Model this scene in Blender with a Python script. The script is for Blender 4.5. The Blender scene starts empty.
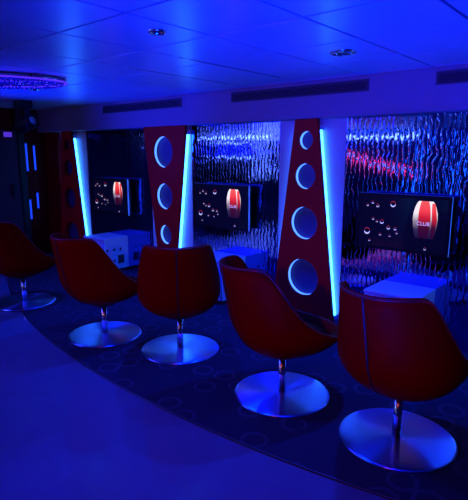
import bpy, bmesh, math, random
from mathutils import Vector, Matrix
random.seed(7)
PI = math.pi
S = bpy.context.scene
COL = S.collection

# ------------------------------------------------------------------ materials
def mat(name, base=(0.5, 0.5, 0.5), rough=0.5, metal=0.0, spec=0.5, emit=None, es=0.0, coat=0.0, aniso=0.0):
    m = bpy.data.materials.new(name); m.use_nodes = True
    b = m.node_tree.nodes['Principled BSDF']
    b.inputs['Base Color'].default_value = (*base, 1)
    b.inputs['Roughness'].default_value = rough
    b.inputs['Metallic'].default_value = metal
    b.inputs['Specular IOR Level'].default_value = spec
    b.inputs['Coat Weight'].default_value = coat
    b.inputs['Anisotropic'].default_value = aniso
    if emit:
        b.inputs['Emission Color'].default_value = (*emit, 1)
        b.inputs['Emission Strength'].default_value = es
    return m

def nodes(m):
    return m.node_tree.nodes, m.node_tree.links, m.node_tree.nodes['Principled BSDF']

def noise_bump(m, scale=(1, 1, 1), nscale=10, strength=0.2, dist=0.01, detail=2.0):
    n, l, b = nodes(m)
    tc = n.new('ShaderNodeTexCoord'); mp = n.new('ShaderNodeMapping')
    mp.inputs['Scale'].default_value = scale
    nz = n.new('ShaderNodeTexNoise'); nz.inputs['Scale'].default_value = nscale; nz.inputs['Detail'].default_value = detail
    bp = n.new('ShaderNodeBump'); bp.inputs['Strength'].default_value = strength; bp.inputs['Distance'].default_value = dist
    l.new(tc.outputs['Object'], mp.inputs['Vector']); l.new(mp.outputs['Vector'], nz.inputs['Vector'])
    l.new(nz.outputs['Fac'], bp.inputs['Height']); l.new(bp.outputs['Normal'], b.inputs['Normal'])
    return nz

M = {}
M['leather'] = mat('dark_red_leather', (0.29, 0.002, 0.001), 0.5, spec=0.012)
noise_bump(M['leather'], nscale=160, strength=0.12, dist=0.002)
M['piping'] = mat('red_leather_piping', (0.28, 0.008, 0.008), 0.42, spec=0.2)
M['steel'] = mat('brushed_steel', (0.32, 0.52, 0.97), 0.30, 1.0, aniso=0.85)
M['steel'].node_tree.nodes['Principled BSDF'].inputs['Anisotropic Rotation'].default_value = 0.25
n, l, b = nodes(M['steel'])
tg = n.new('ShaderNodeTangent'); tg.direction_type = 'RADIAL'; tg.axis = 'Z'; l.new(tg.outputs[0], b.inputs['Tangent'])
M['chrome'] = mat('chrome', (0.75, 0.75, 0.78), 0.16, 1.0)
M['red_panel'] = mat('red_lacquer', (0.55, 0.005, 0.008), 0.5, spec=0.12)
M['red_wall'] = mat('dark_red_wall', (0.20, 0.002, 0.004), 0.5, spec=0.05)
M['white_back'] = mat('white_laminate', (0.42, 0.34, 0.42), 0.5)
M['ring'] = mat('white_acrylic', (0.75, 0.78, 0.82), 0.4)
M['cup'] = mat('hole_cup_blue', (0.04, 0.03, 0.14), 0.5)
M['ring_led'] = mat('ring_led', (0.3, 0.4, 0.7), 0.4, emit=(0.06, 0.21, 1.0), es=2.4)
M['ring_off'] = mat('ring_unlit', (0.30, 0.01, 0.015), 0.3)
M['tube'] = mat('blue_neon', (0.2, 0.4, 0.8), 0.4, emit=(0.022, 0.20, 1.0), es=15.0)
M['streak_glow'] = mat('blue_streak_glow', (0.1, 0.1, 0.5), 0.4, emit=(0.01, 0.06, 1.0), es=1.0)
M['socket'] = mat('white_socket', (0.5, 0.5, 0.55), 0.5)
M['black'] = mat('black_plastic', (0.006, 0.006, 0.008), 0.4, spec=0.2)
M['matte_black'] = mat('matte_black', (0.006, 0.006, 0.008), 0.7)
M['tv_body'] = mat('black_casing', (0.012, 0.012, 0.015), 0.45)
M['edge'] = mat('pale_edge', (0.8, 0.8, 0.85), 0.4)
M['screen'] = mat('dark_screen', (0.003, 0.003, 0.008), 0.12, spec=0.25, emit=(0.002, 0.002, 0.022), es=0.6)
M['vent'] = mat('vent_grey', (0.06, 0.05, 0.07), 0.5, 0.3)
M['vent_dark'] = mat('vent_shadow', (0.01, 0.01, 0.014), 0.8)
M['soffit'] = mat('soffit_paint', (0.23, 0.18, 0.22), 0.55)
M['ceil'] = mat('ceiling_panel', (0.62, 0.64, 0.70), 0.33, 0.35)
noise_bump(M['ceil'], nscale=3.0, strength=0.12, dist=0.01)
M['ceil_gap'] = mat('ceiling_gap', (0.02, 0.02, 0.03), 0.8)
M['wall_dark'] = mat('dark_wall', (0.05, 0.05, 0.09), 0.5)
M['door_grey'] = mat('grey_violet_door', (0.10, 0.03, 0.05), 0.55, spec=0.1)
M['cabinet'] = mat('white_cabinet', (0.48, 0.48, 0.60), 0.4)
M['hole'] = mat('cabinet_hole', (0.012, 0.012, 0.02), 0.7)
M['violet'] = mat('violet_led', (0.2, 0.1, 0.6), 0.3, emit=(0.13, 0.03, 1.0), es=0.9)
M['crystal'] = mat('crystal_bead', (0.25, 0.2, 0.6), 0.08, 0.3, spec=0.9)
M['violet_sign'] = mat('violet_sign', (0.1, 0.05, 0.3), 0.3, emit=(0.09, 0.03, 0.6), es=0.9)
M['lamp_glow'] = mat('lamp_glow', (0.5, 0.5, 0.6), 0.3, emit=(0.10, 0.35, 1.0), es=0.6)
M['can_text'] = mat('white_letters', (0.6, 0.6, 0.6), 0.5, emit=(0.75, 0.62, 0.62), es=0.6)
M['bub_red'] = mat('bubble_red', (0.3, 0.02, 0.02), 0.5, emit=(0.8, 0.03, 0.06), es=0.45)
M['bub_white'] = mat('bubble_white', (0.5, 0.5, 0.5), 0.5, emit=(0.7, 0.7, 0.85), es=0.75)
M['led_red'] = mat('red_led', (0.3, 0.0, 0.02), 0.5, emit=(1.0, 0.01, 0.04), es=26)
M['led_white'] = mat('cold_white_led', (0.4, 0.5, 0.8), 0.5, emit=(0.45, 0.62, 1.0), es=10)
M['led_blue'] = mat('blue_led', (0.1, 0.2, 0.8), 0.5, emit=(0.03, 0.25, 1.0), es=3.5)
M['led_pole'] = mat('blue_pole_led', (0.1, 0.2, 0.8), 0.5, emit=(0.03, 0.28, 1.0), es=6)
M['led_deep'] = mat('deep_blue_panel', (0.1, 0.1, 0.8), 0.5, emit=(0.005, 0.02, 1.0), es=0.8)

# glossy dance floor
M['floor'] = mat('polished_floor', (0.13, 0.12, 0.17), 0.09, spec=0.42)
n, l, b = nodes(M['floor'])
tc = n.new('ShaderNodeTexCoord'); nz = n.new('ShaderNodeTexNoise'); nz.inputs['Scale'].default_value = 5; nz.inputs['Detail'].default_value = 6
mx = n.new('ShaderNodeMix'); mx.data_type = 'RGBA'
mx.inputs['A'].default_value = (0.11, 0.10, 0.15, 1); mx.inputs['B'].default_value = (0.15, 0.14, 0.19, 1)
l.new(tc.outputs['Object'], nz.inputs['Vector']); l.new(nz.outputs['Fac'], mx.inputs['Factor']); l.new(mx.outputs['Result'], b.inputs['Base Color'])

# carpet woven with loose rings
M['carpet'] = mat('ring_carpet', (0.03, 0.03, 0.06), 0.95, spec=0.1)
n, l, b = nodes(M['carpet'])
tc = n.new('ShaderNodeTexCoord')
vor = n.new('ShaderNodeTexVoronoi'); vor.voronoi_dimensions = '2D'; vor.inputs['Scale'].default_value = 4.3; vor.inputs['Randomness'].default_value = 0.8
def math_node(op, a, v):
    q = n.new('ShaderNodeMath'); q.operation = op
    l.new(a, q.inputs[0])
    if v is not None: q.inputs[1].default_value = v
    return q.outputs[0]
l.new(tc.outputs['Object'], vor.inputs['Vector'])
d1 = math_node('SUBTRACT', vor.outputs['Distance'], 0.30)
d2 = math_node('ABSOLUTE', d1, None)
d3 = math_node('LESS_THAN', d2, 0.045)
sp = n.new('ShaderNodeSeparateColor'); l.new(vor.outputs['Color'], sp.inputs[0])
keep = math_node('GREATER_THAN', sp.outputs[0], 0.35)
mm = n.new('ShaderNodeMath'); mm.operation = 'MULTIPLY'; l.new(d3, mm.inputs[0]); l.new(keep, mm.inputs[1])
nz = n.new('ShaderNodeTexNoise'); nz.inputs['Scale'].default_value = 60; l.new(tc.outputs['Object'], nz.inputs['Vector'])
mm2 = n.new('ShaderNodeMath'); mm2.operation = 'MULTIPLY'; l.new(mm.outputs[0], mm2.inputs[0]); l.new(nz.outputs['Fac'], mm2.inputs[1])
mx = n.new('ShaderNodeMix'); mx.data_type = 'RGBA'
mx.inputs['A'].default_value = (0.030, 0.022, 0.038, 1); mx.inputs['B'].default_value = (0.075, 0.065, 0.10, 1)
l.new(mm2.outputs[0], mx.inputs['Factor']); l.new(mx.outputs['Result'], b.inputs['Base Color'])
M['carpet_trim'] = mat('carpet_trim', (0.05, 0.05, 0.07), 0.35, 0.6)

# rippled mirror: irregular upright waves
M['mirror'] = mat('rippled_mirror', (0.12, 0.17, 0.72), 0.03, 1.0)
n, l, b = nodes(M['mirror'])
tc = n.new('ShaderNodeTexCoord')
def mapped_noise(scale, detail=1.5):
    mp = n.new('ShaderNodeMapping'); mp.inputs['Scale'].default_value = scale
    nz = n.new('ShaderNodeTexNoise'); nz.inputs['Scale'].default_value = 1.0; nz.inputs['Detail'].default_value = detail
    l.new(tc.outputs['Object'], mp.inputs['Vector']); l.new(mp.outputs['Vector'], nz.inputs['Vector'])
    return nz.outputs['Fac']
def mth(op, a, c):
    q = n.new('ShaderNodeMath'); q.operation = op
    for k, v in enumerate((a, c)):
        if v is None: continue
        if isinstance(v, (int, float)): q.inputs[k].default_value = v
        else: l.new(v, q.inputs[k])
    return q.outputs[0]
sx = n.new('ShaderNodeSeparateXYZ'); l.new(tc.outputs['Object'], sx.inputs[0])
# narrow wavy upright ridges about 4.5 cm apart
wob = mth('MULTIPLY', mapped_noise((5, 1, 9), 2.0), 1.9)
ph = mth('ADD', mth('MULTIPLY', sx.outputs['X'], 23.0), wob)
ridge = mth('POWER', mth('PINGPONG', ph, 0.5), 5.0)
hgt = mth('ADD', mth('MULTIPLY', ridge, 8.5), mth('MULTIPLY', mapped_noise((27, 1, 5)), 0.50))
bp = n.new('ShaderNodeBump'); bp.inputs['Strength'].default_value = 0.5; bp.inputs['Distance'].default_value = 0.004
l.new(hgt, bp.inputs['Height']); l.new(bp.outputs['Normal'], b.inputs['Normal'])

# drink picture on the screens: red glass, white glowing sides, fading towards its foot
def can_material(inner):
    m = mat('screen_can_red' if inner else 'screen_can_white', (0.02, 0.02, 0.02), 0.2)
    n, l, b = nodes(m)
    tc = n.new('ShaderNodeTexCoord'); sx = n.new('ShaderNodeSeparateXYZ'); l.new(tc.outputs['Object'], sx.inputs[0])
    rp = n.new('ShaderNodeMapRange'); rp.inputs['From Min'].default_value = -0.17; rp.inputs['From Max'].default_value = 0.17
    l.new(sx.outputs['Z'], rp.inputs['Value'])
    cr = n.new('ShaderNodeValToRGB'); l.new(rp.outputs[0], cr.inputs[0])
    e = cr.color_ramp.elements
    if inner:
        e[0].position = 0.0; e[0].color = (0.01, 0.0, 0.01, 1)
        e[1].position = 1.0; e[1].color = (0.9, 0.12, 0.10, 1)
        x = e.new(0.33); x.color = (0.05, 0.002, 0.006, 1)
        x = e.new(0.56); x.color = (0.62, 0.012, 0.012, 1)
        x = e.new(0.72); x.color = (0.95, 0.05, 0.05, 1)
    else:
        e[0].position = 0.0; e[0].color = (0.0, 0.0, 0.012, 1)
        e[1].position = 1.0; e[1].color = (1.0, 0.92, 0.95, 1)
        x = e.new(0.26); x.color = (0.03, 0.02, 0.06, 1)
        x = e.new(0.46); x.color = (0.30, 0.24, 0.32, 1)
        x = e.new(0.65); x.color = (0.95, 0.85, 0.90, 1)
    l.new(cr.outputs[0], b.inputs['Emission Color']); b.inputs['Emission Strength'].default_value = 1.0
    return m
M['can_red'] = can_material(True); M['can_white'] = can_material(False)

# ------------------------------------------------------------------ helpers
def obj(name, bm, m, parent=None, loc=None, smooth=False):
    me = bpy.data.meshes.new(name)
    bmesh.ops.recalc_face_normals(bm, faces=bm.faces[:])
    bm.to_mesh(me); bm.free()
    if smooth:
        for p in me.polygons: p.use_smooth = True
    me.materials.append(m)
    o = bpy.data.objects.new(name, me); COL.objects.link(o)
    if parent: o.parent = parent
    if loc: o.location = loc
    return o

def thing(name, label, cat, loc=(0, 0, 0), rotz=0.0, group=None):
    o = bpy.data.objects.new(name, None); COL.objects.link(o); o.empty_display_size = 0.1
    o.location = loc; o.rotation_euler = (0, 0, rotz)
    return tag(o, label, cat, group)

def tag(o, label, cat, group=None):
    o['label'] = label; o['category'] = cat
    if group: o['group'] = group
    return o

def struct(name, bm, m, smooth=False):
    o = obj(name, bm, m, smooth=smooth); o['kind'] = 'structure'; return o

def box(bm, x0, x1, y0, y1, z0, z1):
    v = [bm.verts.new(p) for p in ((x0, y0, z0), (x1, y0, z0), (x1, y1, z0), (x0, y1, z0), (x0, y0, z1), (x1, y0, z1), (x1, y1, z1), (x0, y1, z1))]
    for f in ((3, 2, 1, 0), (4, 5, 6, 7), (0, 1, 5, 4), (1, 2, 6, 5), (2, 3, 7, 6), (3, 0, 4, 7)):
        bm.faces.new([v[i] for i in f])
    return bm

def bevel(bm, w, seg=2):
    bmesh.ops.bevel(bm, geom=bm.edges[:], offset=w, segments=seg, affect='EDGES', profile=0.5)
    return bm

def bx(x0, x1, y0, y1, z0, z1, bev=0):
    bm = box(bmesh.new(), x0, x1, y0, y1, z0, z1)
    return bevel(bm, bev) if bev else bm

def lathe(bm, prof, seg=40, c=(0, 0, 0), ax='z'):
    rows = []
    def P(r, h, a):
        p = (r * math.cos(a), r * math.sin(a), h)
        if ax == 'y': p = (p[0], p[2], p[1])
        if ax == 'x': p = (p[2], p[0], p[1])
        return (p[0] + c[0], p[1] + c[1], p[2] + c[2])
    for r, h in prof:
        if r <= 1e-6: rows.append([bm.verts.new(P(0, h, 0))])
        else: rows.append([bm.verts.new(P(r, h, 2 * PI * i / seg)) for i in range(seg)])
    for a, b_ in zip(rows, rows[1:]):
        for i in range(seg):
            j = (i + 1) % seg
            if len(a) == 1 and len(b_) == 1: continue
            if len(a) == 1: bm.faces.new((a[0], b_[i], b_[j]))
            elif len(b_) == 1: bm.faces.new((a[i], a[j], b_[0]))
            else: bm.faces.new((a[i], a[j], b_[j], b_[i]))
    return bm

def tube(bm, pts, r, seg=10, closed=False):
    pts = [Vector(p) for p in pts]; N = len(pts); rings = []
    up = None
    for i, p in enumerate(pts):
        if closed: d = pts[(i + 1) % N] - pts[i - 1]
        else: d = pts[min(i + 1, N - 1)] - pts[max(i - 1, 0)]
        d.normalize()
        if up is None: up = Vector((0, 0, 1)) if abs(d.z) < 0.9 else Vector((1, 0, 0))
        a = d.cross(up); a.normalize(); c = a.cross(d); c.normalize(); up = c
        rr = r[i] if isinstance(r, (list, tuple)) else r
        rings.append([bm.verts.new(p + a * rr * math.cos(2 * PI * k / seg) + c * rr * math.sin(2 * PI * k / seg)) for k in range(seg)])
    for i in range(N if closed else N - 1):
        A, B = rings[i], rings[(i + 1) % N]
        for k in range(seg):
            bm.faces.new((A[k], A[(k + 1) % seg], B[(k + 1) % seg], B[k]))
    if not closed:
        bm.faces.new(rings[0][::-1]); bm.faces.new(rings[-1])
    return bm

def curve_to_bm(cu, mtx=None):
    o = bpy.data.objects.new('tmp', cu); COL.objects.link(o)
    dg = bpy.context.evaluated_depsgraph_get()
    me = bpy.data.meshes.new_from_object(o.evaluated_get(dg))
    bm = bmesh.new(); bm.from_mesh(me)
    bpy.data.objects.remove(o); bpy.data.meshes.remove(me); bpy.data.curves.remove(cu)
    if mtx is not None: bm.transform(mtx)
    bmesh.ops.remove_doubles(bm, verts=bm.verts[:], dist=1e-5)
    return bm

UPRIGHT = Matrix.Rotation(PI / 2, 4, 'X')          # flat XY drawing -> upright XZ

def plate(outline, holes, half):
    """upright plate (drawn in x,z) with round holes, thickness 2*half along y"""
    cu = bpy.data.curves.new('plate', 'CURVE'); cu.dimensions = '2D'; cu.fill_mode = 'BOTH'; cu.extrude = half
    loops = [outline] + [[(cx + r * math.cos(2 * PI * i / 48), cz + r * math.sin(2 * PI * i / 48)) for i in range(48)] for cx, cz, r in holes]
    for lp in loops:
        s = cu.splines.new('POLY'); s.points.add(len(lp) - 1); s.use_cyclic_u = True
        for p, q in zip(s.points, lp): p.co = (q[0], q[1], 0, 1)
    return curve_to_bm(cu, UPRIGHT)

def frame_bm(x0, x1, y0, y1, z0, z1, b):
    bm = bmesh.new(); L = []
    for y in (y0, y1):
        L.append([bm.verts.new(p) for p in ((x0, y, z0), (x1, y, z0), (x1, y, z1), (x0, y, z1))])
        L.append([bm.verts.new(p) for p in ((x0 + b, y, z0 + b), (x1 - b, y, z0 + b), (x1 - b, y, z1 - b), (x0 + b, y, z1 - b))])
    for k in range(4):
        j = (k + 1) % 4
        for a, c in ((0, 1), (1, 3), (3, 2), (2, 0)):
            bm.faces.new((L[a][k], L[a][j], L[c][j], L[c][k]))
    return bm

def interp(xs, ys, x):
    if x <= xs[0]: return ys[0]
    for i in range(len(xs) - 1):
        if x <= xs[i + 1]:
            t = (x - xs[i]) / (xs[i + 1] - xs[i])
            m0 = (ys[i + 1] - ys[i - 1]) / (xs[i + 1] - xs[i - 1]) if i > 0 else 0
            m1 = (ys[i + 2] - ys[i]) / (xs[i + 2] - xs[i]) if i + 2 < len(xs) else 0
            h = xs[i + 1] - xs[i]; t2 = t * t; t3 = t2 * t
            return (2*t3-3*t2+1)*ys[i] + (t3-2*t2+t)*h*m0 + (-2*t3+3*t2)*ys[i+1] + (t3-t2)*h*m1
    return ys[-1]

# ------------------------------------------------------------------ room shell
CEIL = 2.24; WN = 4.10; FACE = 3.96; SB = 1.91
X0, X1, Y0 = -7.35, 3.2, -5.0; XF = -14.5; YL = 2.45
struct('floor', bx(XF, X1, Y0, WN + 0.1, -0.1, 0.0), M['floor'])
struct('wall_front', bx(X0, X1, WN + 0.02, WN + 0.12, 0, CEIL), M['wall_dark'])
struct('wall_back', bx(XF, X1, Y0 - 0.1, Y0, 0, CEIL), M['wall_dark'])
struct('wall_right', bx(X1, X1 + 0.1, Y0, WN, 0, CEIL), M['wall_dark'])
struct('wall_left', bx(X0 - 0.1, X0, YL, WN, 0, CEIL), M['red_wall'])
struct('wall_side', bx(XF, X0 - 0.1, YL, YL + 0.1, 0, CEIL), M['wall_dark'])
struct('wall_end', bx(XF - 0.1, XF, Y0, YL, 0, CEIL), M['wall_dark'])
struct('trim_1', bx(X0, -6.93, WN - 0.06, WN + 0.02, 0, SB, 0.004), M['red_wall'])

# ceiling: square panels with open joints under a dark slab
bm = bmesh.new()
P = 0.595; ux = -1.385; ny = 2.735; g = 0.009
i0 = int((XF - ux) / P) - 1; i1 = int((X1 - ux) / P) + 1
for i in range(i0, i1 + 1):
    for j in range(-14, 4):
        a0, a1 = ux + i * P + g, ux + (i + 1) * P - g; b0, b1 = ny + j * P + g, ny + (j + 1) * P - g
        a0 = max(a0, XF); a1 = min(a1, X1); b0 = max(b0, Y0); b1 = min(b1, FACE + 0.05)
        if a0 < X0 and b1 > YL: continue
        if a1 - a0 < 0.03 or b1 - b0 < 0.03: continue
        zz = CEIL + random.uniform(0, 0.002); c = 0.0008
        lo = [bm.verts.new(p) for p in ((a0 + c, b0 + c, zz), (a1 - c, b0 + c, zz), (a1 - c, b1 - c, zz), (a0 + c, b1 - c, zz))]
        hi = [bm.verts.new(p) for p in ((a0, b0, zz + 0.012), (a1, b0, zz + 0.012), (a1, b1, zz + 0.012), (a0, b1, zz + 0.012))]
        bm.faces.new(lo[::-1])
        for k in range(4): bm.faces.new((lo[k], lo[(k + 1) % 4], hi[(k + 1) % 4], hi[k]))
struct('ceiling', bm, M['ceil'])
struct('trim_2', bx(XF - 0.1, X1 + 0.1, Y0 - 0.1, WN + 0.12, CEIL + 0.012, CEIL + 0.1), M['ceil_gap'])
for k, u in ((5, -2.575), (6, -3.17)):  # chrome strips added to stand for bright reflections along two ceiling joints
    struct('trim_%d' % k, bx(u - 0.006, u + 0.006, 2.45, 3.65, CEIL - 0.003, CEIL + 0.012, 0.0015), M['chrome'])
struct('trim_3', bx(X0, X1, FACE, WN + 0.02, SB, CEIL, 0.004), M['soffit'])

# carpet with a bowed front edge
def edge_n(u): return 1.893 + 0.057 * (u + 2.25) ** 2 + (0.012 * (u + 2.25) ** 3 if u > -2.25 and u < 1 else 0) * 0.3
us = [X0 + (X1 - X0) * i / 120 for i in range(121)]
us = [u for u in us if edge_n(u) < 4.0]
bm = bmesh.new()
top = [bm.verts.new((u, edge_n(u), 0.012)) for u in us]; bot = [bm.verts.new((u, edge_n(u), 0.0)) for u in us]
back = [bm.verts.new((u, WN - 0.002, 0.012)) for u in us]
for i in range(len(us) - 1):
    bm.faces.new((top[i], top[i + 1], back[i + 1], back[i])); bm.faces.new((bot[i], bot[i + 1], top[i + 1], top[i]))
carpet = obj('carpet', bm, M['carpet'])
tag(carpet, 'dark carpet with faint woven rings and curved edge under the chairs', 'carpet')
bm = bmesh.new(); tube(bm, [(u, edge_n(u) - 0.004, 0.005) for u in us], 0.007, 6)
obj('edge_strip', bm, M['carpet_trim'], carpet, smooth=True)
CZ = 0.012

# ------------------------------------------------------------------ light columns
FY = 3.985       # front face of the red panels
def light_column(cx, wide_bottom, holes, label, lit=True):
    t = thing('light_column', label, 'light column', (cx, WN, CZ), 0, 'red light columns along the mirror wall')
    H = SB - CZ - 0.002
    hb, ht = (0.355, 0.118) if wide_bottom else (0.118, 0.365)
    y0 = FY - WN
    obj('back_panel', bx(-0.362, 0.362, -0.012, -0.001, 0, H), M['white_back'], t)
    pl = plate([(-hb, 0), (hb, 0), (ht, H), (-ht, H)], holes, 0.020)
    pl.transform(Matrix.Translation((0, y0 + 0.020, 0)))
    f = obj('front_panel', pl, M['red_panel'], t)
    for hx, hz, r in holes:
        obj('hole_cup', lathe(bmesh.new(), [(0, 0.086), (r + 0.006, 0.086), (r + 0.006, 0.041), (r + 0.003, 0.041), (r + 0.003, 0.082), (0, 0.082)], 48, (hx, y0, hz), 'y'), M['cup'], f)
        k = obj('ring_light', lathe(bmesh.new(), [(r + 0.002, 0.043), (r - 0.003, 0.043), (r - 0.003, 0.071), (r + 0.002, 0.071)], 48, (hx, y0, hz), 'y'), M['ring_led'] if lit else M['ring_off'], f)
        if lit: k['label'] = 'glowing blue ring inside the round hole'
    for s in (-1, 1):
        zb, zt = 0.06, H - 0.10
        e = lambda z: s * (hb + (ht - hb) * z / H + (0.010 if s < 0 else -0.012))
        pts = [(e(z), y0 + 0.072, z) for z in (zb, zb + (zt - zb) * 0.33, zb + (zt - zb) * 0.66, zt)]
        tb = obj('light_tube', tube(bmesh.new(), pts, 0.015, 14), M['tube'], t, smooth=True)
        for q0, z0_, z1_ in ((e(zb), zb - 0.05, zb - 0.002), (e(zt), zt + 0.002, zt + 0.05)):
            obj('socket', bx(q0 - 0.016, q0 + 0.016, y0 + 0.050, y0 + 0.102, z0_, z1_, 0.003), M['socket'], t)
    # spacer blocks hold the red panel off the backing
    for z in (0.02, H - 0.05): obj('spacer', bx(-0.05, 0.05, y0 + 0.040, -0.012, z, z + 0.03), M['matte_black'], t)
    return t
up_holes = [(0, 0.390, 0.183), (0, 0.925, 0.157), (0, 1.372, 0.120), (0, 1.705, 0.083)]
dn_holes = [(-0.035, 1.60, 0.183), (-0.03, 1.07, 0.157), (-0.025, 0.60, 0.120), (-0.015, 0.22, 0.080)]
C3 = -2.52; CS = 2.02
light_column(C3, True, up_holes, 'red column with narrow top and four round holes, between the two nearest screens')
light_column(C3 - CS + 0.055, False, dn_holes, 'red column with wide top tapering downward, between the middle and far screens')
light_column(C3 - 2 * CS - 0.05, True, up_holes, 'far red column with narrow top at the left end of the mirror wall', False)
light_column(C3 + CS, False, dn_holes, 'red column tapering downward at the right of the nearest screen')

# rippled mirror panels between the columns
def mirror(x0, x1, label):
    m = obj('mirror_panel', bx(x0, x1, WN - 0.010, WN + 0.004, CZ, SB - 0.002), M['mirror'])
    tag(m, label, 'mirror', 'rippled mirror panels')
W = 0.364
mirror(C3 + W, C3 + CS - W, 'rippled dark mirror panel behind the nearest screen on the right')
mirror(C3 - CS + W + 0.06, C3 - W, 'rippled dark mirror panel behind the middle screen')
mirror(C3 - 2 * CS + W, C3 - CS - W + 0.05, 'rippled dark mirror panel behind the far left screen')

# ------------------------------------------------------------------ screens
def text_bm(s, size, depth=0.0006):
    cu = bpy.data.curves.new('txt', 'FONT'); cu.body = s; cu.size = size; cu.align_x = 'CENTER'; cu.align_y = 'CENTER'; cu.extrude = depth
    return curve_to_bm(cu, UPRIGHT)

def can_shape(side):
    """outline of the barrel shaped drink on screen; side = fraction of the half width"""
    zs = [0.93 * q for q in (-0.165, -0.12, -0.06, 0.0, 0.06, 0.11, 0.145, 0.160)]
    w = [0.072, 0.083, 0.094, 0.099, 0.095, 0.083, 0.068, 0.056]
    L = [(-a * side, z) for a, z in zip(w, zs)]; R = [(a * side, z) for a, z in zip(w, zs)]
    return R + L[::-1]

bubs = [(-0.30, 0.135, .012), (-0.255, 0.16, .013), (-0.21, 0.135, .015), (-0.075, 0.155, .026), (-0.245, 0.02, .012), (-0.21, 0.00, .010),
        (-0.165, 0.00, .019), (-0.105, -0.045, .017), (-0.045, -0.05, .014), (-0.295, -0.09, .030), (-0.175, -0.11, .011), (-0.27, -0.17, .010), (-0.03, -0.085, .010), (0.21, -0.19, .012), (-0.09, -0.115, .009)]
def television(cx, label):
    t = thing('television', label, 'television', (cx, WN - 0.010, 1.028), 0, 'flat screens on the mirror wall')
    w, h = 0.392, 0.238; yf = -0.125
    obj('casing', bx(-w + 0.012, w - 0.012, yf + 0.014, -0.045, -h + 0.012, h - 0.012, 0.006), M['tv_body'], t)
    obj('wall_bracket', bx(-0.12, 0.12, -0.046, 0.0, -0.10, 0.10), M['black'], t)
    bw = 0.026
    obj('bezel', frame_bm(-w, w, yf, yf + 0.012, -h, h, bw), M['black'], t)
    q = obj('edge_trim', frame_bm(-w, w, yf + 0.0125, yf + 0.036, -h, h, 0.008), M['edge'], t); q['label'] = 'pale edge trim around the screen casing'
    s = obj('screen', bx(-w + bw, w - bw, yf + 0.006, yf + 0.02, -h + bw, h - bw), M['screen'], t)
    cxo = 0.195; zc = 0.045; ys = yf + 0.0058
    a = plate(can_shape(1.0), [], 0.0004); p1 = obj('picture_glass', a, M['can_white'], s, (cxo, ys, zc)); p1['label'] = 'white glowing glass sides on the screen'
    rr = [(x * 0.50 - 0.006, z) for x, z in can_shape(1.0)]
    a = plate(rr, [], 0.0004); p2 = obj('picture_drink', a, M['can_red'], s, (cxo, ys - 0.0012, zc)); p2['label'] = 'red drink in the middle of the screen picture'
    r2 = [(0.030 + 0.018 * x / 0.09 + (0.045 * (1 - abs(z) * 2)), z * 0.93 - 0.004) for x, z in can_shape(1.0)]
    a = plate(r2, [], 0.0004); obj('picture_reflection', a, M['can_red'], s, (cxo, ys - 0.0012, zc))
    tx = obj('screen_lettering', text_bm('CLUB', 0.043), M['can_text'], s, (cxo - 0.012, ys - 0.0024, zc - 0.035))
    for x, z, r in [(a, b_, c * 0.8) for a, b_, c in bubs]:
        n_ = 20; P_ = [(r * math.cos(2 * PI * k / n_), 0, r * math.sin(2 * PI * k / n_)) for k in range(n_)]
        th_ = [r * max(0.03, (0.14 if math.sin(2 * PI * k / n_) > 0 else 0.30) * abs(math.sin(2 * PI * k / n_))) for k in range(n_)]
        q = obj('bubble', tube(bmesh.new(), P_, th_, 6, True), M['bub_red'], s, (x, ys - 0.001, z), smooth=True)
        q.data.materials.append(M['bub_white'])
        for p in q.data.polygons: p.material_index = 1 if p.center.z < 0 else 0
    return t
TVX = [-1.56, -3.58, -5.60]
television(TVX[0], 'nearest wall screen showing a red drink and bubbles, right of the four-hole column')
television(TVX[1], 'middle wall screen showing a red drink, between the two nearer red columns')
television(TVX[2], 'farthest wall screen showing a red drink, left of the downward tapering column')

# ------------------------------------------------------------------ low cabinets under the screens
def cabinet(cx, label):
    t = thing('low_cabinet', label, 'cabinet', (cx, WN - 0.012, CZ), 0, 'low white cabinets under the screens')
    x1 = 0.225; d = 0.40; h = 0.478
    obj('body', bx(-x1, x1 - 0.018, -d + 0.016, 0, 0.05, h - 0.025), M['cabinet'], t)
    obj('top', bx(-x1 - 0.004, x1 + 0.004, -d, 0, h - 0.025, h, 0.004), M['cabinet'], t)
    obj('plinth', bx(-x1 + 0.02, x1 - 0.03, -d + 0.05, -0.02, 0, 0.05), M['matte_black'], t)
    obj('front_door', bx(-x1 + 0.004, x1 - 0.022, -d, -d + 0.0155, 0.055, h - 0.03, 0.003), M['cabinet'], t)
    hs = [(-0.335, 0.315, .021), (-0.23, 0.315, .021), (-0.125, 0.315, .021), (-0.23, 0.165, .021), (-0.335, 0.165, .021)]
    pl = plate([(-d + 0.016, 0.05), (0, 0.05), (0, h - 0.025), (-d + 0.016, h - 0.025)], hs, 0.008)
    pl.transform(Matrix.Rotation(PI / 2, 4, 'Z')); pl.transform(Matrix.Translation((x1 - 0.009, 0, 0)))
    e = obj('end_panel', pl, M['cabinet'], t)
    for q, z, r in hs:
        k = obj('hole', lathe(bmesh.new(), [(0, 0), (r * 0.97, 0), (r * 0.97, 0.004), (0, 0.004)], 20, (x1 - 0.0165, q, z), 'x'), M['hole'], e); k['label'] = 'dark round hole in the cabinet end'
    k = obj('grille', bx(x1 - 0.001, x1 + 0.002, -0.175, -0.075, 0.12, 0.235), M['hole'], e); k['label'] = 'dark square opening in the cabinet end'
    return t
cabinet(-1.50, 'low white cabinet under the nearest screen, behind the rightmost chair')
cabinet(-3.54, 'low white cabinet under the middle screen')
cabinet(-5.61, 'low white cabinet with round holes in its end, under the farthest screen')

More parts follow.
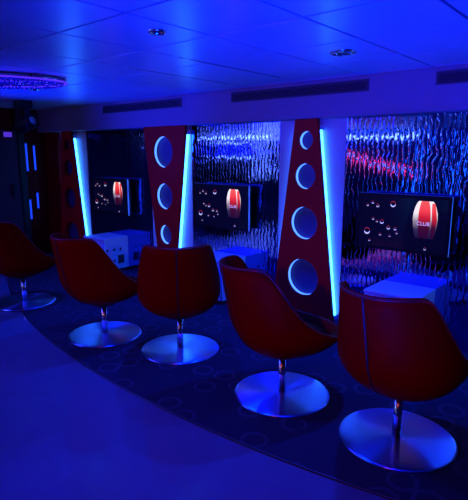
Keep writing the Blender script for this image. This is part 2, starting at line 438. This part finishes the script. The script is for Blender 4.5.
# ------------------------------------------------------------------ tub chairs
RIMX = [0, 0.5, 0.88, 1.00, 1.08, 1.18, 1.32, 1.52, 1.80, 2.2, 2.6, PI]
RIMH = [0.912, 0.915, 0.914, 0.900, 0.865, 0.800, 0.705, 0.605, 0.520, 0.462, 0.442, 0.438]
Z0 = 0.295; HM = 0.27
def rim_h(th):
    return interp(RIMX, RIMH, abs(math.atan2(math.sin(th - PI), math.cos(th - PI))))
def shell_pt(th, z, off=0.0):
    c, s = math.cos(th), math.sin(th)
    Rx = 0.43 if c > 0 else 0.325
    Ry = 0.345
    t = min(1.0, max(0.0, (z - Z0 - off) / HM)); f = (1 - (1 - t) ** 2.3) ** (1 / 2.3)
    hi = max(0.0, z - Z0 - HM * 0.55)
    n_ = 2.25
    den = (abs(c) ** n_ + abs(s) ** n_) ** (1 / n_)
    cc, ss = c / den, s / den
    x = cc * max(0, Rx - off) * f; y = ss * max(0, Ry - off) * f
    if c < 0: x += -0.21 * hi * abs(cc)
    y *= 1 - 0.38 * hi * (1 if c < 0 else 1 - min(1, c * 1.2)) 
    return Vector((x, y, z))
def make_chair(label, loc, rot):
    t = thing('tub_chair', label, 'chair', loc, rot, 'red tub chairs facing the screens')
    SEG, ROW = 96, 20
    bm = bmesh.new()
    def surf(off, hoff):
        rows = [[bm.verts.new((0.0, 0, Z0 + off))]]
        for k in range(1, ROW + 1):
            row = []
            for i in range(SEG):
                th = 2 * PI * i / SEG; h = rim_h(th) + hoff
                z = Z0 + off + (h - Z0 - off) * (k / ROW) ** 1.9
                row.append(bm.verts.new(shell_pt(th, z, off)))
            rows.append(row)
        for i in range(SEG): bm.faces.new((rows[0][0], rows[1][i], rows[1][(i + 1) % SEG]))
        for k in range(1, ROW):
            for i in range(SEG):
                j = (i + 1) % SEG; bm.faces.new((rows[k][i], rows[k][j], rows[k + 1][j], rows[k + 1][i]))
        return rows
    A = surf(0.0, 0.0); B = surf(0.042, 0.0)
    mid = [bm.verts.new((A[-1][i].co + B[-1][i].co) / 2 + Vector((0, 0, 0.014))) for i in range(SEG)]
    for i in range(SEG):
        j = (i + 1) % SEG
        bm.faces.new((A[-1][i], A[-1][j], mid[j], mid[i])); bm.faces.new((mid[i], mid[j], B[-1][j], B[-1][i]))
    sh = obj('shell', bm, M['leather'], t, smooth=True)
    pts = []
    for i in range(SEG):
        th = 2 * PI * i / SEG; pts.append(shell_pt(th, rim_h(th), 0.004) + Vector((0, 0, 0.004)))
    obj('piping', tube(bmesh.new(), pts, 0.007, 8, True), M['piping'], sh, smooth=True)
    pts = []
    for k in range(26):
        h = rim_h(PI); z = Z0 + 0.012 + (h - Z0 - 0.012) * (k / 25) ** 1.8
        pts.append(shell_pt(PI, z, 0.0))
    obj('seam', tube(bmesh.new(), pts, 0.005, 6), M['matte_black'], sh, smooth=True)
    # seat cushion
    bm = bmesh.new(); rows = []
    for r, z in ((0, 0.455), (0.5, 0.452), (0.8, 0.440), (0.95, 0.415), (1.0, 0.39), (0.9, 0.352), (0, 0.35)):
        if r == 0: rows.append([bm.verts.new((0.02, 0, z))]); continue
        rows.append([bm.verts.new((0.02 + 0.27 * r * math.cos(2 * PI * i / 40) * (1.1 if math.cos(2 * PI * i / 40) > 0 else 0.95), 0.265 * r * math.sin(2 * PI * i / 40), z)) for i in range(40)])
    for a, b_ in zip(rows, rows[1:]):
        for i in range(40):
            j = (i + 1) % 40
            if len(a) == 1: bm.faces.new((a[0], b_[i], b_[j]))
            elif len(b_) == 1: bm.faces.new((a[i], a[j], b_[0]))
            else: bm.faces.new((a[i], a[j], b_[j], b_[i]))
    obj('seat_cushion', bm, M['leather'], t, smooth=True)
    obj('swivel_plate', lathe(bmesh.new(), [(0, 0.272), (0.05, 0.272), (0.12, 0.292), (0.12, 0.306), (0, 0.306)], 32), M['matte_black'], t)
    obj('pole', lathe(bmesh.new(), [(0, 0.012), (0.025, 0.012), (0.025, 0.275), (0, 0.275)], 24), M['chrome'], t, smooth=True)
    pr = [(0, 0.0150), (0.10, 0.0142), (0.20, 0.0134), (0.300, 0.0125), (0.312, 0.011), (0.318, 0.007), (0.320, 0.001), (0, 0.0)]
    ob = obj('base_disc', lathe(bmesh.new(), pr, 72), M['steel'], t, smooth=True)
    return t
def copy_tree(o, parent=None):
    c = o.copy(); COL.objects.link(c)
    if parent: c.parent = parent
    for ch in [q for q in bpy.data.objects if q.parent == o]: copy_tree(ch, c)
    return c
R = math.radians
spots = [((-0.935, 2.52), 83, 'red tub chair nearest the camera at the far right of the row'),
         ((-1.735, 2.534), 60, 'red tub chair in front of the four-hole column, second from the right'),
         ((-2.812, 2.621), 135, 'middle red tub chair seen square from behind, below the downward tapering column'),
         ((-3.565, 2.415), 90, 'red tub chair second from the left, beside the cabinet with holes'),
         ((-5.045, 2.422), 100, 'farthest red tub chair, cut by the left edge of the picture')]
proto = None
for (x, y), a, lab in spots:
    if proto is None:
        proto = make_chair(lab, (x, y, CZ), R(a))
    else:
        c = copy_tree(proto); c.location = (x, y, CZ); c.rotation_euler = (0, 0, R(a)); c['label'] = lab

# ------------------------------------------------------------------ soffit vents
def vent(x0, x1, label):
    t = thing('air_vent', label, 'air vent', (x0, FACE, 2.105), 0, 'long air vents in the soffit')
    w = x1 - x0; h = 0.097; f = 0.016
    obj('frame', frame_bm(0, w, -0.012, 0, 0, h, f), M['vent'], t)
    obj('duct', bx(f, w - f, -0.002, 0, f, h - f), M['vent_dark'], t)
    for k in range(5):
        z = f + 0.008 + k * 0.0125
        obj('slat', bx(f, w - f, -0.009, -0.003, z, z + 0.004), M['vent'], t)
vent(-3.40, -1.90, 'middle long air vent in the soffit, above the four-hole column')
vent(-5.62, -4.14, 'left long air vent in the soffit, above the downward tapering column')
vent(-1.355, 0.14, 'right long air vent in the soffit, cut by the picture edge')

# ------------------------------------------------------------------ ceiling fittings
def downlight(x, y, r, label):
    t = thing('ceiling_spotlight', label, 'ceiling spotlight', (x, y, CEIL), 0, 'round ceiling spotlights')
    obj('trim_ring', lathe(bmesh.new(), [(r, 0.002), (r, -0.006), (r * 0.86, -0.014), (r * 0.72, -0.010), (r * 0.66, 0.002)], 36), M['chrome'], t, smooth=True)
    obj('lens', lathe(bmesh.new(), [(0, -0.006), (r * 0.4, -0.005), (r * 0.66, 0.001)], 28), M['vent_dark'], t, smooth=True)
downlight(-1.638, 3.011, 0.085, 'round ceiling spotlight above the nearest screen')
downlight(-2.127, 1.864, 0.05, 'round ceiling spotlight in the middle of the ceiling')
downlight(-4.929, 2.66, 0.055, 'small ceiling spotlight nearest the sparkling ceiling fixture')

# round crystal fixture at the far left
t = thing('crystal_ceiling_light', 'oval sparkling violet crystal light hanging under the ceiling at left', 'ceiling light', (-4.46, 1.97, CEIL), R(55))
EA, EB = 0.64, 0.34
def el(q, a, z): return (EA * q * math.cos(a), EB * q * math.sin(a), z)
A72 = [2 * PI * i / 72 for i in range(72)]
obj('rim', tube(bmesh.new(), [el(1, a, -0.020) for a in A72], 0.014, 8, True), M['chrome'], t, smooth=True)
obj('light_ring', tube(bmesh.new(), [el(1.03, a, -0.036) for a in A72], 0.005, 6, True), M['violet'], t, smooth=True)
bm = bmesh.new(); r0 = [bm.verts.new(el(0.98, a, -0.002)) for a in A72]; r1 = [bm.verts.new(el(0.98, a, -0.012)) for a in A72]
bm.faces.new(r0); bm.faces.new(r1[::-1])
for k in range(72): bm.faces.new((r0[k], r0[(k + 1) % 72], r1[(k + 1) % 72], r1[k]))
obj('reflector', bm, M['crystal'], t)
bm = bmesh.new()
for q, z in ((0.97, -0.05), (0.90, -0.058), (0.78, -0.062), (0.62, -0.066), (0.42, -0.068), (0.2, -0.068)):
    nb = int(100 * q)
    for i in range(nb):
        bmesh.ops.create_icosphere(bm, subdivisions=1, radius=0.009, matrix=Matrix.Translation(el(q, 2 * PI * (i + random.random() * 0.3) / nb, z)))
o = obj('crystal_beads', bm, M['crystal'], t); o['kind'] = 'stuff'
bm = bmesh.new()
for i in range(60):
    bmesh.ops.create_icosphere(bm, subdivisions=1, radius=0.006, matrix=Matrix.Translation(el(random.choice((0.97, 0.9, 0.78, 0.6, 0.4)), 2 * PI * i / 60 + random.uniform(-.05, .05), -0.05 - random.random() * 0.03)))
o = obj('led_points', bm, M['violet'], t); o['kind'] = 'stuff'

# moving head stage light under the far ceiling
t = thing('stage_light', 'black stage light hanging from the ceiling above the leftmost chair', 'stage light', (-6.15, 3.14, CEIL))
obj('ceiling_mount', bx(-0.10, 0.10, -0.08, 0.08, -0.09, 0.0, 0.01), M['matte_black'], t)
bm = plate([(-0.127, -0.36), (-0.103, -0.36), (-0.103, -0.10), (0.103, -0.10), (0.103, -0.36), (0.127, -0.36), (0.127, -0.07), (-0.127, -0.07)], [], 0.035)
obj('yoke', bm, M['matte_black'], t)
hd = obj('lamp_head', lathe(bmesh.new(), [(0, -0.14), (0.06, -0.14), (0.085, -0.09), (0.095, 0.10), (0.10, 0.16), (0.088, 0.162), (0, 0.13)], 28), M['black'], t, (0, 0, -0.29), smooth=True)
hd.rotation_euler = (R(70), 0, R(110))
ln = obj('lens', lathe(bmesh.new(), [(0, 0.155), (0.05, 0.150), (0.086, 0.14)], 28), M['chrome'], hd, smooth=True)

# ------------------------------------------------------------------ left end wall
d = bx(X0, X0 + 0.05, 2.55, 3.60, 0, SB + 0.02, 0.004); dd = obj('door_1', d, M['door_grey']); dd['kind'] = 'structure'
obj('handle', bx(X0 + 0.05, X0 + 0.09, 3.46, 3.49, 0.95, 1.15, 0.005), M['matte_black'], dd)
struct('trim_4', bx(X0, X0 + 0.07, 3.602, 3.70, 0, CEIL, 0.003), M['matte_black'])
s = obj('lit_sign', bx(X0 + 0.0505, X0 + 0.062, 3.40, 3.52, 1.83, 1.90, 0.003), M['violet_sign']); tag(s, 'small violet lit sign on the grey door at the far left', 'sign')
k = 0
for y, z0, z1, w in ((3.735, 1.32, 1.75, 'upper blue reflection streak nearer the door at the far left'), (3.86, 1.33, 1.72, 'upper blue reflection streak farther from the door at the far left'),
                     (3.735, 0.58, 0.90, 'lower blue reflection streak nearer the door at the far left'), (3.86, 0.74, 1.0, 'lower blue reflection streak farther from the door at the far left')):
    t = thing('reflection_streak', w, 'reflection streak', (X0, y, z0), 0, 'short blue reflection streaks on the end wall')  # glowing bars built in place of blue reflections on the end wall
    obj('tube', tube(bmesh.new(), [(0.03, 0, 0.01), (0.03, 0, (z1 - z0) / 2), (0.03, 0, z1 - z0 - 0.01)], 0.014, 10), M['streak_glow'], t, smooth=True)
    for zb_ in (-0.01, z1 - z0 - 0.008): obj('streak_end', bx(0, 0.05, -0.018, 0.018, zb_, zb_ + 0.018), M['matte_black'], t)

# ------------------------------------------------------------------ the far side of the room (what the mirrors show)
def bar(name, x0, x1, z0, z1, m, label, cat, d=0.03, group=None):
    o = obj(name, bx(x0, x1, Y0 - 0.001, Y0 + d, z0, z1, 0.003), m); tag(o, label, cat, group); return o
bar('light_strip', -7.2, -5.0, 2.00, 2.06, M['led_white'], 'shorter cold white light strip on the opposite wall, mirrored above the nearest screen', 'light strip')
bar('light_strip', -13.1, -9.8, 2.10, 2.16, M['led_white'], 'longer cold white light strip on the opposite wall, mirrored above the middle screen', 'light strip')
bar('light_strip', -7.2, -4.6, 2.17, 2.19, M['led_blue'], 'thin blue light strip at the ceiling of the opposite wall', 'light strip')
t = thing('wall_screen', 'blue lit wall screen on the opposite wall, mirrored above the middle screen', 'wall screen', (-11.3, Y0, 1.68))
obj('screen', bx(-0.82, 0.82, 0, 0.03, -0.22, 0.22), M['led_deep'], t)
for z in (-0.25, 0.23): obj('light_edge', bx(-0.82, 0.82, 0, 0.04, z, z + 0.03), M['led_white'], t)
for u, z0, z1, w in ((-4.88, 0.03, 2.15, 'blue light pole on the opposite wall, farther from the corner'), (-3.80, 0.03, 2.15, 'blue light pole on the opposite wall, nearer the corner')):
    t = thing('light_pole', w, 'light pole', (u, Y0, z0), 0, 'blue light poles on the opposite wall')
    obj('tube', tube(bmesh.new(), [(0, 0.04, 0), (0, 0.04, (z1 - z0) / 2), (0, 0.04, z1 - z0)], 0.04, 10), M['led_pole'], t)
    obj('backing', bx(-0.06, 0.06, 0, 0.008, -0.03, z1 - z0 + 0.03), M['matte_black'], t)
t = thing('bead_curtain', 'lit white bead strings hanging by the opposite wall', 'curtain', (-9.9, Y0 + 0.08, 2.2))
obj('rail', bx(-0.36, 0.36, -0.08, 0.02, -0.01, 0.03), M['matte_black'], t)
for k in range(7):
    obj('bead_string', tube(bmesh.new(), [(-0.33 + 0.11 * k, 0, -0.01), (-0.33 + 0.11 * k, 0, -0.7), (-0.33 + 0.11 * k, 0, -1.5 + 0.1 * (k % 3))], 0.007, 6), M['led_white'], t)
ds = thing('light_string', 'string of red and white lights across the opposite wall, seen in the nearest mirror', 'string lights', (-6.1, Y0 + 0.05, 1.37))
pts = []
for i in range(49):
    u = -1.0 + 2.0 * i / 48; z = 0.26 - 0.52 * i / 48 - 0.05 * math.sin(PI * i / 48)
    pts.append((u, 0, z))
obj('cable', tube(bmesh.new(), pts, 0.006, 6), M['matte_black'], ds)
for i, p in enumerate(pts):
    for kk, dz in ((0, 0.0),) if i % 2 else ((1, 0.10), (1, -0.11)):
        bm = bmesh.new(); bmesh.ops.create_icosphere(bm, subdivisions=1, radius=0.022)
        obj('red_bulb' if kk else 'white_bulb', bm, M['led_red'] if kk else M['led_white'], ds, (p[0], 0.0, p[2] + dz))
t = thing('round_booth', 'dark round-topped booth before the opposite wall screen', 'booth', (-11.2, Y0 + 0.9, 0))
obj('hood', plate([(0.75 * math.cos(PI * k / 24), 0.62 + 0.75 * math.sin(PI * k / 24)) for k in range(25)] + [(-0.75, 0), (0.75, 0)], [], 0.3), M['matte_black'], t)

# ------------------------------------------------------------------ lamps
def lamp(name, kind, loc, energy, color, target=None, **kw):
    L = bpy.data.lights.new(name, kind); L.energy = energy; L.color = color
    for k, v in kw.items(): setattr(L, k, v)
    o = bpy.data.objects.new(name, L); COL.objects.link(o); o.location = loc
    if target is not None:
        o.rotation_euler = (Vector(target) - Vector(loc)).to_track_quat('-Z', 'Y').to_euler()
    return o
BLUE = (0.0, 0.012, 1.0)
lamp('blue_uplight', 'SPOT', (-0.5, 0.7, 0.25), 1300, BLUE, (-1.35, 2.4, 2.24), spot_size=R(80), spot_blend=1.0, shadow_soft_size=0.12)
lamp('blue_uplight', 'SPOT', (-6.0, 1.5, 0.25), 900, BLUE, (-4.5, 2.9, 2.24), spot_size=R(72), spot_blend=1.0, shadow_soft_size=0.12)
lamp('blue_ceiling_wash', 'AREA', (-5.4, -0.1, 2.2), 150, (0.025, 0.03, 1.0), (-3.4, 0.9, 0), shape='RECTANGLE', size=1.6, size_y=1.0)
for u, v, e in ((-2.127, 1.864, 120), (-1.638, 3.011, 220), (-4.929, 2.66, 160), (-3.25, 3.0, 190)):  # last spot has no ceiling fitting, added to brighten the steel discs
    lamp('blue_downlight', 'SPOT', (u, v, 2.20), e, (0.0, 0.03, 1.0), (u, v + 0.1, 0), spot_size=R(115), spot_blend=0.9, shadow_soft_size=0.03)
lamp('red_fill', 'SPOT', (-0.3, -1.6, 2.15), 58, (1.0, 0.05, 0.03), (-2.3, 3.0, 0.8), spot_size=R(62), spot_blend=0.8, shadow_soft_size=0.05)  # unseen red spot added so the chairs and column panels show red
lamp('blue_mirror_fill', 'AREA', (-4.5, -4.5, 2.2), 50, (0.004, 0.02, 1.0), (-4.5, -5.0, 0.6), shape='RECTANGLE', size=8.0, size_y=0.15)  # unseen area lamps added on the opposite wall to fill the mirrors with blue
lamp('blue_mirror_fill', 'AREA', (-11.5, -4.4, 2.2), 35, (0.004, 0.02, 1.0), (-11.5, -5.0, 0.6), shape='RECTANGLE', size=5.0, size_y=0.15)

w = bpy.data.worlds.new('night'); S.world = w; w.use_nodes = True
w.node_tree.nodes['Background'].inputs[0].default_value = (0.002, 0.003, 0.02, 1)

# ------------------------------------------------------------------ camera
cd = bpy.data.cameras.new('camera'); cam = bpy.data.objects.new('camera', cd); COL.objects.link(cam)
cam.location = (0, 0, 1.6); cam.rotation_euler = (R(90 - 11.2), 0, R(40.4))
cd.sensor_fit = 'VERTICAL'; cd.sensor_height = 36; cd.lens = 36 * 490 / 500; cd.clip_start = 0.02
S.camera = cam
S.view_settings.view_transform = 'Standard'; S.view_settings.look = 'None'; S.view_settings.exposure = 0; S.view_settings.gamma = 1
S.view_settings.use_curve_mapping = False
